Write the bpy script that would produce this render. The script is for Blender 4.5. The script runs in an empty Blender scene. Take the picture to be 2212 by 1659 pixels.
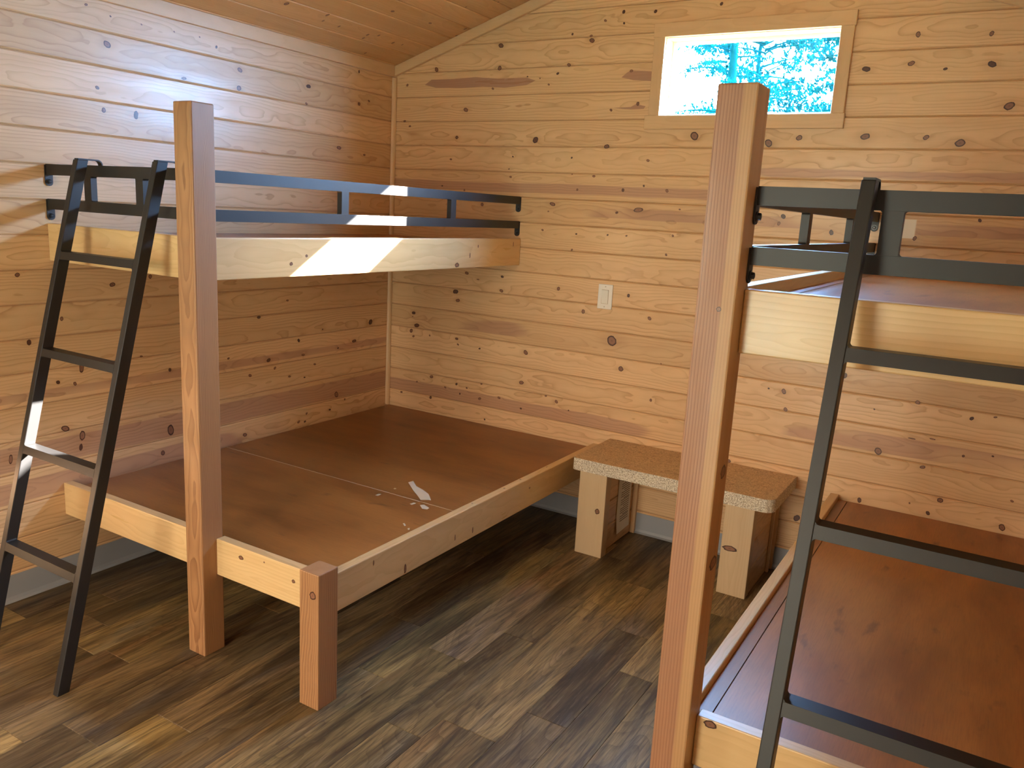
import bpy, bmesh, math, random
from mathutils import Vector, Matrix
random.seed(7)
sc = bpy.context.scene
COL = sc.collection
PI = math.pi

# ---------------------------------------------------------------- camera
CAM = Vector((2.9465, -3.5702, 1.5))
yaw, pit, roll, foc = 0.5349, -0.2076, 0.0552, 1760.0
fw = Vector((-math.sin(yaw)*math.cos(pit), math.cos(yaw)*math.cos(pit), math.sin(pit)))
r0 = Vector((math.cos(yaw), math.sin(yaw), 0)); u0 = r0.cross(fw)
rt = r0*math.cos(roll) + u0*math.sin(roll); up = u0*math.cos(roll) - r0*math.sin(roll)
cd = bpy.data.cameras.new('camera'); cam = bpy.data.objects.new('camera', cd); COL.objects.link(cam)
m = Matrix((rt, up, -fw)).transposed().to_4x4(); m.translation = CAM
cam.matrix_world = m
cd.sensor_width = 36.0; cd.lens = foc*36.0/2212.0; cd.clip_start = 0.02; cd.clip_end = 300
sc.camera = cam

# ---------------------------------------------------------------- world, sun, lamp, exposure
sc.view_settings.view_transform = 'Standard'; sc.view_settings.look = 'None'
sc.view_settings.gamma = 1.0; sc.view_settings.use_curve_mapping = False
sc.view_settings.exposure = 0.9
W = bpy.data.worlds.new('world'); sc.world = W; W.use_nodes = True
wn = W.node_tree; wn.nodes.clear()
wo = wn.nodes.new('ShaderNodeOutputWorld'); bg = wn.nodes.new('ShaderNodeBackground')
# sky: bluish-white, brightest around the sun; dimmer and warmer over the shaded yard on the side of the added doorway
SUN_DIR = Vector((1, 1.28, .803)).normalized()
def wm(op, a_, b_=0.0, c_=0.0):
    n = wn.nodes.new('ShaderNodeMath'); n.operation = op
    for s_, v_ in zip(n.inputs, (a_, b_, c_)):
        if isinstance(v_, bpy.types.NodeSocket): wn.links.new(v_, s_)
        else: s_.default_value = v_
    return n.outputs[0]
tc = wn.nodes.new('ShaderNodeTexCoord'); sx = wn.nodes.new('ShaderNodeSeparateXYZ')
dt = wn.nodes.new('ShaderNodeVectorMath'); dt.operation = 'DOT_PRODUCT'; dt.inputs[1].default_value = SUN_DIR
wn.links.new(tc.outputs['Generated'], sx.inputs[0]); wn.links.new(tc.outputs['Generated'], dt.inputs[0])
glow = wm('POWER', wm('MAXIMUM', dt.outputs['Value'], 0.0), 60.0)
mr = wn.nodes.new('ShaderNodeMapRange'); mr.inputs['From Min'].default_value = 0.0; mr.inputs['From Max'].default_value = 0.25
wn.links.new(sx.outputs['Y'], mr.inputs['Value'])
SKY_BACK, SKY_FRONT, GLOW = 88.0, 10.3, 60.0
st_ = wm('ADD', SKY_FRONT, wm('MULTIPLY', mr.outputs[0], SKY_BACK-SKY_FRONT))
bg2 = wn.nodes.new('ShaderNodeBackground'); bg2.inputs['Color'].default_value = (1.0, 0.93, 0.80, 1)
wn.links.new(wm('MULTIPLY', glow, GLOW), bg2.inputs['Strength']); addb = wn.nodes.new('ShaderNodeAddShader')
mx = wn.nodes.new('ShaderNodeMix'); mx.data_type = 'RGBA'
mx.inputs['A'].default_value = (1.0, 0.86, 0.68, 1)
mx.inputs['B'].default_value = (0.31, 0.65, 1.22, 1)
wn.links.new(mr.outputs[0], mx.inputs['Factor'])
wn.links.new(mx.outputs['Result'], bg.inputs['Color']); wn.links.new(st_, bg.inputs['Strength'])
wn.links.new(bg.outputs[0], addb.inputs[0]); wn.links.new(bg2.outputs[0], addb.inputs[1]); wn.links.new(addb.outputs[0], wo.inputs[0])

sd = bpy.data.lights.new('sun', 'SUN'); sd.energy = 110.0; sd.angle = math.radians(0.6); sd.color = (1.0, 0.97, 0.92)
sun = bpy.data.objects.new('sun', sd); COL.objects.link(sun)
sun.rotation_euler = Vector((-1, -1.28, -0.803)).to_track_quat('-Z', 'Y').to_euler()

def portal(name, loc, rot, sx_, sy_):
    l = bpy.data.lights.new(name, 'AREA'); l.shape = 'RECTANGLE'; l.size = sx_; l.size_y = sy_
    l.cycles.is_portal = True
    o = bpy.data.objects.new(name, l); COL.objects.link(o); o.location = loc; o.rotation_euler = rot
portal('portal_back', (1.8815, 0.135, 2.117), (-PI/2, 0, 0), .78, .38)
portal('portal_door', (1.55, -5.33, 1.02), (PI/2, 0, 0), .95, 2.1)
portal('portal_left', (-.13, -3.62, 1.3), (0, -PI/2, 0), .75, .85)
sc.cycles.max_bounces = 10; sc.cycles.diffuse_bounces = 7; sc.cycles.glossy_bounces = 4
sc.cycles.transparent_max_bounces = 12; sc.cycles.sample_clamp_indirect = 12

# ---------------------------------------------------------------- measured data
PX0, PX1, PY0, PY1, PZ = .7842, .8646, -1.9559, -1.8736, 1.7644
CX0, CX1, CZ = 1.2979, 1.3749, .4385
RY0, RY1 = -1.901, -1.8665
LZ0, LZ1, UZ0, UZ1 = .2756, .4026, 1.2405, 1.3725
LX1, LX0 = 1.3517, 1.3172
UX1, UX0 = .8362, .8017
ZPL = .3806
G1, G2, G3, G4 = 1.5768, 1.5399, 1.458, 1.4218
RW = 3.278; RID = 1.639; ZE = 2.2155; SL = .3239; YF = -5.2
SEAM0, PITCH = .477, .12195

# ---------------------------------------------------------------- node helpers
class NT:
    def __init__(s, name, rough=.4, spec=.5):
        s.m = bpy.data.materials.new(name); s.m.use_nodes = True
        s.n = s.m.node_tree.nodes; s.l = s.m.node_tree.links
        s.b = s.n['Principled BSDF']; s.out = s.n['Material Output']
        s.b.inputs['Roughness'].default_value = rough; s.b.inputs['Specular IOR Level'].default_value = spec
    def put(s, sock, v):
        if hasattr(v, 'is_output') or isinstance(v, bpy.types.NodeSocket): s.l.new(v, sock)
        elif isinstance(v, (tuple, list)) and len(v) == 3 and sock.type == 'RGBA': sock.default_value = (*v, 1)
        else: sock.default_value = v
    def math(s, op, a, b=0.0, c=0.0):
        n = s.n.new('ShaderNodeMath'); n.operation = op
        s.put(n.inputs[0], a); s.put(n.inputs[1], b); s.put(n.inputs[2], c); return n.outputs[0]
    def attr(s, name, out='Vector'):
        n = s.n.new('ShaderNodeAttribute'); n.attribute_name = name; return n.outputs[out]
    def sep(s, v):
        n = s.n.new('ShaderNodeSeparateXYZ'); s.put(n.inputs[0], v); return n.outputs
    def comb(s, x, y, z):
        n = s.n.new('ShaderNodeCombineXYZ'); s.put(n.inputs[0], x); s.put(n.inputs[1], y); s.put(n.inputs[2], z); return n.outputs[0]
    def noise(s, vec, scale=1.0, detail=2.0, rough=.5, out='Fac', dist=0.0):
        n = s.n.new('ShaderNodeTexNoise'); s.put(n.inputs['Vector'], vec); n.inputs['Scale'].default_value = scale
        n.inputs['Detail'].default_value = detail; n.inputs['Roughness'].default_value = rough
        n.inputs['Distortion'].default_value = dist
        return n.outputs[out]
    def mr(s, v, a, b, c=0.0, d=1.0, smooth=False):
        n = s.n.new('ShaderNodeMapRange'); s.put(n.inputs['Value'], v)
        if smooth: n.interpolation_type = 'SMOOTHSTEP'
        for k, q in zip(('From Min', 'From Max', 'To Min', 'To Max'), (a, b, c, d)): s.put(n.inputs[k], q)
        return n.outputs[0]
    def mix(s, f, a, b, mode='MIX'):
        n = s.n.new('ShaderNodeMix'); n.data_type = 'RGBA'; n.blend_type = mode
        s.put(n.inputs['Factor'], f); s.put(n.inputs['A'], a); s.put(n.inputs['B'], b); return n.outputs['Result']
    def bump(s, h, dist=.001, st=1.0):
        n = s.n.new('ShaderNodeBump'); s.put(n.inputs['Height'], h); n.inputs['Distance'].default_value = dist
        n.inputs['Strength'].default_value = st; s.l.new(n.outputs[0], s.b.inputs['Normal'])
    def color(s, c): s.put(s.b.inputs['Base Color'], c)

# wood: attribute 'wl' holds (along grain, across, depth) in metres, 'wr' = (tone, heartwood, knot halo)
def wood(name, light, dark, heart=None, ring=.0085, contrast=.5, rough=.33, warp=1.0, fibre=.12, streak=.5, bump=.0002, varia=.35, ringsharp=2.0, coat=0.0, split=None):
    t = NT(name, rough)
    L, p, q = t.sep(t.attr('wl'))
    tone, hrt, halo = t.sep(t.attr('wr'))
    v1 = t.comb(t.math('MULTIPLY', L, 1.3), t.math('MULTIPLY', p, 6), t.math('MULTIPLY', q, 6))
    n1 = t.noise(v1, 1.0, 2.0, .5); 
    v2 = t.comb(t.math('MULTIPLY', L, 2.1), t.math('ADD', t.math('MULTIPLY', p, 5), 31.7), t.math('MULTIPLY', q, 9))
    n2 = t.noise(v2, 1.0, 3.0, .55)
    pp = t.math('ADD', p, t.math('MULTIPLY', t.math('SUBTRACT', n1, .5), .05*warp))
    qq = t.math('ADD', q, t.math('MULTIPLY', t.math('SUBTRACT', n2, .5), .10*warp))
    r = t.math('SQRT', t.math('ADD', t.math('MULTIPLY', pp, pp), t.math('MULTIPLY', qq, qq)))
    r = t.math('ADD', r, t.math('MULTIPLY', halo, .010))
    n3 = t.noise(t.comb(t.math('MULTIPLY', L, 9), t.math('MULTIPLY', p, 60), t.math('MULTIPLY', q, 60)), 1.0, 2.0, .5)
    ph = t.math('ADD', t.math('DIVIDE', r, ring), t.math('MULTIPLY', n3, .35))
    fr = t.math('FRACT', ph)
    # slow rise to the dark latewood, sharp fall
    w = t.math('MULTIPLY', t.math('POWER', fr, ringsharp), t.mr(fr, .93, 1.0, 1.0, 0.0, True))
    amp = t.mr(t.noise(t.comb(t.math('MULTIPLY', L, .8), t.math('MULTIPLY', p, 14), t.math('MULTIPLY', q, 14)), 1.0, 2.0), .3, .7, .35, 1.0)
    w = t.math('MULTIPLY', w, amp)
    fib = t.noise(t.comb(t.math('MULTIPLY', L, 18), t.math('MULTIPLY', p, 900), t.math('MULTIPLY', q, 900)), 1.0, 2.0, .6)
    blot = t.noise(t.comb(t.math('MULTIPLY', L, 2.2), t.math('MULTIPLY', p, 22), t.math('MULTIPLY', q, 22)), 1.0, 3.0, .6)
    c = t.mix(t.math('MULTIPLY', w, contrast), light, dark)
    c = t.mix(t.math('MULTIPLY', t.mr(blot, .42, .72), streak), c, tuple(.55*a+.45*b for a, b in zip(light, dark)))
    c = t.mix(t.math('MULTIPLY', t.mr(fib, .45, .8), fibre), c, dark)
    if split: c = t.mix(t.mr(t.math('ADD', p, t.math('MULTIPLY', n3, .004)), split[0]-.002, split[0]+.004, 0, .85, True), c, t.mix(t.math('MULTIPLY', w, .35), split[1], dark))
    if heart:
        hv = t.mr(t.math('ADD', hrt, t.math('MULTIPLY', t.math('SUBTRACT', n1, .5), .9)), .45, .62, 0, 1, True)
        c = t.mix(t.math('MULTIPLY', hv, .75), c, t.mix(t.math('MULTIPLY', w, contrast), heart, tuple(x*.55 for x in heart)))
    c = t.mix(t.mr(halo, .35, 1.0, 0, .35), c, dark)
    tv = t.mr(tone, 0, 1, 1-varia*.5, 1+varia*.35)
    c = t.mix(1.0, c, t.comb(tv, t.math('POWER', tv, 1.15), t.math('POWER', tv, 1.5)), 'MULTIPLY')
    t.color(c)
    t.bump(t.math('SUBTRACT', t.math('MULTIPLY', fib, .25), w), bump, .6)
    t.put(t.b.inputs['Roughness'], t.mr(blot, .3, .7, rough*.85, rough*1.2))
    if coat: t.b.inputs['Coat Weight'].default_value = coat; t.b.inputs['Coat Roughness'].default_value = .22
    return t.m

M = {}
M['pine_wall'] = wood('varnished_pine_boards', (.74, .49, .262), (.40, .19, .075), heart=(.46, .25, .155), ring=.011, contrast=.9, rough=.38, varia=.34, coat=.11, ringsharp=4.0)
M['pine_ceiling'] = wood('varnished_pine_ceiling', (.64, .38, .17), (.42, .21, .08), heart=(.45, .25, .13), ring=.010, contrast=.42, rough=.34, varia=.34)
M['pine_rail'] = wood('clear_pine_rail', (.72, .50, .245), (.48, .27, .10), ring=.012, contrast=.5, rough=.32, varia=.25, coat=.25)
M['fir'] = wood('douglas_fir_post', (.45, .235, .105), (.17, .060, .022), ring=.0048, contrast=.95, rough=.42, warp=.42, fibre=.2, streak=.35, bump=.0004, varia=.25, ringsharp=1.6)
M['fir_wide'] = wood('douglas_fir_wide_grain', (.44, .222, .120), (.17, .058, .028), ring=.0064, contrast=.95, rough=.42, warp=.42, fibre=.25, streak=.35, bump=.0004, varia=.25, ringsharp=2.4, split=(.133, (.53, .315, .145)))
M['trim'] = wood('pine_trim', (.70, .47, .26), (.52, .31, .15), ring=.012, contrast=.3, rough=.34, varia=.25)
M['leg_pine'] = wood('pale_pine_leg', (.60, .44, .265), (.45, .30, .16), ring=.007, contrast=.42, rough=.42, warp=.5, varia=.25)
t = NT('dark_stained_plywood', .30)
L, p, q = t.sep(t.attr('wl')); tone, _h, _k = t.sep(t.attr('wr'))
n1 = t.noise(t.comb(t.math('MULTIPLY', L, 2.2), t.math('MULTIPLY', q, 9), p), 1.0, 4, .6, dist=.4)
n2 = t.noise(t.comb(t.math('MULTIPLY', L, 14), t.math('MULTIPLY', q, 240), p), 1.0, 3, .6)
n3 = t.noise(t.comb(t.math('MULTIPLY', L, 7), t.math('MULTIPLY', q, 20), 3.3), 1.0, 3, .5)
n4 = t.noise(t.comb(t.math('MULTIPLY', L, 1.3), t.math('MULTIPLY', q, 3), 8.8), 1.0, 2, .5)
c = t.mix(t.mr(n1, .3, .7, 0, 1), (.17, .062, .014), (.31, .122, .028))
c = t.mix(t.mr(n4, .4, .65, 0, .6), c, (.40, .170, .040))
c = t.mix(t.mr(n2, .45, .8, 0, .35), c, (.11, .040, .014))
c = t.mix(t.mr(n3, .66, .76, 0, .6), c, (.09, .034, .014))
tv = t.mr(tone, 0, 1, .62, 1.38)
c = t.mix(1.0, c, t.comb(tv, tv, tv), 'MULTIPLY')
t.color(c); t.bump(n2, .0001, .5); t.b.inputs['Coat Weight'].default_value = .05; t.b.inputs['Coat Roughness'].default_value = .3; t.b.inputs['Roughness'].default_value = .38; M['plywood'] = t.m

t = NT('knot_wood', .38)
kr, ks, _ = t.sep(t.attr('wl'))
kn_ = t.noise(t.attr('wl'), 6, 2)
kc = t.mix(t.mr(ks, .45, .75), (.27, .125, .070), (.085, .032, .019))
kc = t.mix(t.mr(t.math('ADD', kr, t.math('MULTIPLY', kn_, .2)), .74, .90, 0, 1, True), kc, (.050, .018, .011))
kc = t.mix(t.mr(kr, .0, .30, .6, 0), kc, (.10, .04, .022))
t.color(t.mix(t.mr(t.noise(t.attr('wl'), 9, 2), .5, .75, 0, .5), kc, (.22, .085, .04))); M['knot'] = t.m
M['heartwood'] = wood('heartwood_streak', (.44, .24, .15), (.32, .16, .09), ring=.012, contrast=.5, rough=.3, varia=0)
t = NT('pale_bare_wood', .6); t.color((.66, .56, .40)); M['bare'] = t.m

t = NT('powder_coated_steel', .44, .5)
tcn = t.n.new('ShaderNodeTexCoord').outputs['Object']
t.color((.017, .0155, .015)); t.bump(t.noise(tcn, 900, 2), .0003, .35); M['steel'] = t.m
t = NT('black_bolt', .32, .5); t.color((.02, .02, .024)); M['bolt'] = t.m
t = NT('white_plastic', .35); t.color((.78, .76, .72)); M['plastic'] = t.m
t = NT('white_rocker', .28); t.color((.74, .73, .68)); M['rocker'] = t.m
t = NT('screw', .4); t.color((.5, .48, .44)); t.b.inputs['Metallic'].default_value = .5; M['screw'] = t.m
t = NT('grey_vinyl_base', .45); t.color((.30, .315, .335)); M['vinyl_base'] = t.m
t = NT('white_window_frame', .4); t.color((.80, .76, .62)); M['winframe'] = t.m
t = NT('gap_dark', .9); t.color((.42, .25, .125)); M['gap'] = t.m
t = NT('outer_wall', .9); t.color((.25, .16, .09)); M['outer'] = t.m
t = NT('paper', .7); t.color((.88, .86, .80)); M['paper'] = t.m
t = NT('printed_ink', .7); t.color((.10, .08, .07)); M['ink'] = t.m

# glass: thin sheet, mostly clear with a faint reflection
t = NT('window_glass')
gl = t.n.new('ShaderNodeBsdfGlossy'); gl.inputs['Roughness'].default_value = .02
tr = t.n.new('ShaderNodeBsdfTransparent'); ms = t.n.new('ShaderNodeMixShader'); ms.inputs[0].default_value = .06
t.l.new(tr.outputs[0], ms.inputs[1]); t.l.new(gl.outputs[0], ms.inputs[2]); t.l.new(ms.outputs[0], t.out.inputs[0]); M['glass'] = t.m

# particle board laminate top (fine brown cork-like fleck) and its pale chipped edge band
t = NT('brown_fleck_laminate', .45)
oc = t.n.new('ShaderNodeTexCoord').outputs['Object']
f1 = t.noise(oc, 170, 3, .65, dist=1.2); f2 = t.noise(oc, 34, 3, .6, dist=.8)
c = t.mix(t.mr(f1, .38, .66), (.36, .225, .115), (.80, .58, .35)); c = t.mix(t.mr(f2, .55, .72, 0, .7), c, (.22, .105, .04))
t.color(c); M['lam_top'] = t.m
t = NT('particle_board_edge', .65)
oc = t.n.new('ShaderNodeTexCoord').outputs['Object']
f1 = t.noise(oc, 170, 3, .7); f2 = t.noise(oc, 260, 2, .6)
c = t.mix(t.mr(f1, .4, .6), (.40, .32, .22), (.80, .74, .62)); c = t.mix(t.mr(f2, .60, .66, 0, .9), c, (.06, .035, .02))
t.color(c); t.bump(f1, .0008, .5); M['lam_edge'] = t.m

# vinyl plank floor
t = NT('rustic_vinyl_planks', .42, .22)
L, p, q = t.sep(t.attr('wl')); tone, hue, _ = t.sep(t.attr('wr'))
off = t.math('MULTIPLY', q, 1.0)
va = t.comb(t.math('MULTIPLY', L, 1.6), t.math('MULTIPLY', p, 11), off)
na = t.noise(va, 1.0, 4, .62, dist=.6)
vb = t.comb(t.math('MULTIPLY', L, 3.0), t.math('MULTIPLY', p, 40), t.math('ADD', off, 9.1)); nb = t.noise(vb, 1.0, 4, .65, dist=.9)
vc = t.comb(t.math('MULTIPLY', L, 9), t.math('MULTIPLY', p, 260), off); nc = t.noise(vc, 1.0, 3, .6)
vd = t.comb(t.math('MULTIPLY', L, 1.1), t.math('MULTIPLY', p, 8), t.math('ADD', off, 77)); nd = t.noise(vd, 1.0, 3, .55, dist=.5)
rp = t.math('FRACT', t.math('MULTIPLY', t.noise(t.comb(t.math('MULTIPLY', L, 1.2), t.math('MULTIPLY', p, 7), off), 1, 1, .4), 22))
c = t.mix(t.mr(na, .36, .64), (.068, .047, .023), (.26, .182, .080))
c = t.mix(t.mr(nd, .56, .68, 0, .75), c, (.22, .130, .055))
c = t.mix(t.mr(nd, .28, .42, .55, 0), c, (.155, .145, .125))
c = t.mix(t.mr(nb, .54, .70, 0, .78), c, (.040, .026, .017))
c = t.mix(t.mr(nb, .32, .44, .40, 0), c, (.32, .235, .140))
c = t.mix(t.math('MULTIPLY', t.math('POWER', rp, 3), .38), c, (.035, .022, .014))
c = t.mix(t.mr(nc, .50, .75, 0, .45), c, (.035, .024, .016))
tv = t.mr(tone, 0, 1, .66, 1.95)
c = t.mix(1.0, c, t.comb(tv, tv, t.math('MULTIPLY', tv, t.mr(hue, 0, 1, .82, 1.15))), 'MULTIPLY')
ne = t.noise(t.comb(t.math('MULTIPLY', L, 5), t.math('MULTIPLY', p, 120), t.math('ADD', off, 3)), 1.0, 5, .75, dist=.3)
c = t.mix(t.mr(ne, .50, .62, 0, .55), c, (.045, .030, .018)); c = t.mix(t.mr(ne, .30, .42, .35, 0), c, (.40, .31, .19))
t.color(c); t.bump(t.math('ADD', nc, nb), .0006, .5); t.put(t.b.inputs['Roughness'], t.mr(nb, .3, .7, .36, .48)); M['floor'] = t.m

t = NT('floor_joint', .8); t.color((.035, .024, .015)); M['floor_gap'] = t.m
t = NT('forest_floor', .95); t.color(t.mix(t.noise(t.n.new('ShaderNodeTexCoord').outputs['Object'], 1.5, 5), (.10, .08, .05), (.12, .16, .07))); M['ground'] = t.m
t = NT('tree_bark', .9, 0.0); oc = t.n.new('ShaderNodeTexCoord').outputs['Object']
t.color(t.mix(t.noise(oc, 14, 4), (.0008, .040, .075), (.0016, .075, .11))); M['bark'] = t.m
t = NT('needles', .9, 0.0); t.color((.0010, .070, .095)); t.b.inputs['Transmission Weight'].default_value = 0
M['needles'] = t.m

# ---------------------------------------------------------------- mesh helpers
def wloc(o): return o.location + wloc(o.parent) if o.parent else o.location.copy()

class MB:
    """collects shapes with the two wood attributes, links them as ONE mesh object"""
    def __init__(s, *mats):
        s.v = []; s.f = []; s.mi = []; s.wl = []; s.wr = []; s.mats = list(mats); s.sm = []
    def vert(s, co, wl=(0, 0, 0), wr=(.5, 0, 0)):
        s.v.append(tuple(co)); s.wl.append(tuple(wl)); s.wr.append(tuple(wr)); return len(s.v)-1
    def face(s, idx, mi=0, smooth=False): s.f.append(tuple(idx)); s.mi.append(mi); s.sm.append(smooth)
    def build(s, name, parent=None, loc=(0, 0, 0), bevel=0.0, seg=2):
        me = bpy.data.meshes.new(name)
        L = Vector(loc)
        me.from_pydata([tuple(Vector(c)-L) for c in s.v], [], s.f)
        for mm in s.mats: me.materials.append(M[mm])
        for i, p in enumerate(me.polygons): p.material_index = s.mi[i]; p.use_smooth = s.sm[i]
        a = me.attributes.new('wl', 'FLOAT_VECTOR', 'POINT'); a.data.foreach_set('vector', [x for t_ in s.wl for x in t_])
        a = me.attributes.new('wr', 'FLOAT_VECTOR', 'POINT'); a.data.foreach_set('vector', [x for t_ in s.wr for x in t_])
        me.update()
        o = bpy.data.objects.new(name, me); COL.objects.link(o); o.location = loc
        if parent: o.parent = parent; o.location = Vector(loc) - wloc(parent)
        if bevel:
            b = o.modifiers.new('bevel', 'BEVEL'); b.width = bevel; b.segments = seg; b.limit_method = 'ANGLE'; b.angle_limit = math.radians(40)
            b.harden_normals = False
        return o
    def hexa(s, P, axis=2, seed=None, tone=None, heart=0, mi=0, pith=None, top=None):
        """P: 8 points, index = ix + 2*iy + 4*iz"""
        rnd = random.Random(seed if seed is not None else random.random())
        tn = tone if tone is not None else rnd.random()
        pa, pb = pith if pith else (rnd.uniform(-.03, .03), rnd.uniform(.02, .09))
        o = rnd.uniform(0, 40)
        c = [sum(p[k] for p in P)/8 for k in range(3)]
        base = len(s.v)
        for p in P:
            d = [p[k]-c[k] for k in range(3)]
            if axis == 0: w = (d[0]+o, d[2]+pa, d[1]+pb)
            elif axis == 1: w = (d[1]+o, d[2]+pa, d[0]+pb)
            else: w = (d[2]+o, d[0]+pa, d[1]+pb)
            s.vert(p, w, (tn, heart, 0))
        for q in ((0, 4, 6, 2), (1, 3, 7, 5), (0, 1, 5, 4), (2, 6, 7, 3), (0, 2, 3, 1)): s.face([base+i for i in q], mi)
        s.face([base+i for i in (4, 5, 7, 6)], top if top is not None else mi)
    def box(s, x0, x1, y0, y1, z0, z1, **k):
        s.hexa([(x, y, z) for z in (z0, z1) for y in (y0, y1) for x in (x0, x1)], **k)
    def prism(s, pts, off, mi=0, smooth=False):
        """pts: closed outline (3D), off: extrusion vector"""
        b = len(s.v); n = len(pts); off = Vector(off)
        for p in pts: s.vert(p, p)
        for p in pts: s.vert(Vector(p)+off, Vector(p)+off)
        s.face(list(range(b+n-1, b-1, -1)), mi); s.face(list(range(b+n, b+2*n)), mi)
        for i in range(n):
            j = (i+1) % n; s.face((b+i, b+j, b+n+j, b+n+i), mi, smooth)
    def cyl(s, a, b_, r0, r1=None, n=16, mi=0, cap=True, smooth=True):
        a = Vector(a); b_ = Vector(b_); r1 = r0 if r1 is None else r1
        d = (b_-a).normalized(); u = d.orthogonal().normalized(); w = d.cross(u); b = len(s.v)
        for P, r in ((a, r0), (b_, r1)):
            for i in range(n):
                q = P + u*r*math.cos(2*PI*i/n) + w*r*math.sin(2*PI*i/n); s.vert(q, (q-a))
        for i in range(n): j = (i+1) % n; s.face((b+i, b+j, b+n+j, b+n+i), mi, smooth)
        if cap: s.face(list(range(b+n-1, b-1, -1)), mi); s.face(list(range(b+n, b+2*n)), mi)

def empty(name, loc): 
    o = bpy.data.objects.new(name, None); COL.objects.link(o); o.location = loc; o.empty_display_size = .1; return o
def tag(o, label=None, cat=None, group=None, kind=None):
    if label: o['label'] = label
    if cat: o['category'] = cat
    if group: o['group'] = group
    if kind: o['kind'] = kind
    return o

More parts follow.
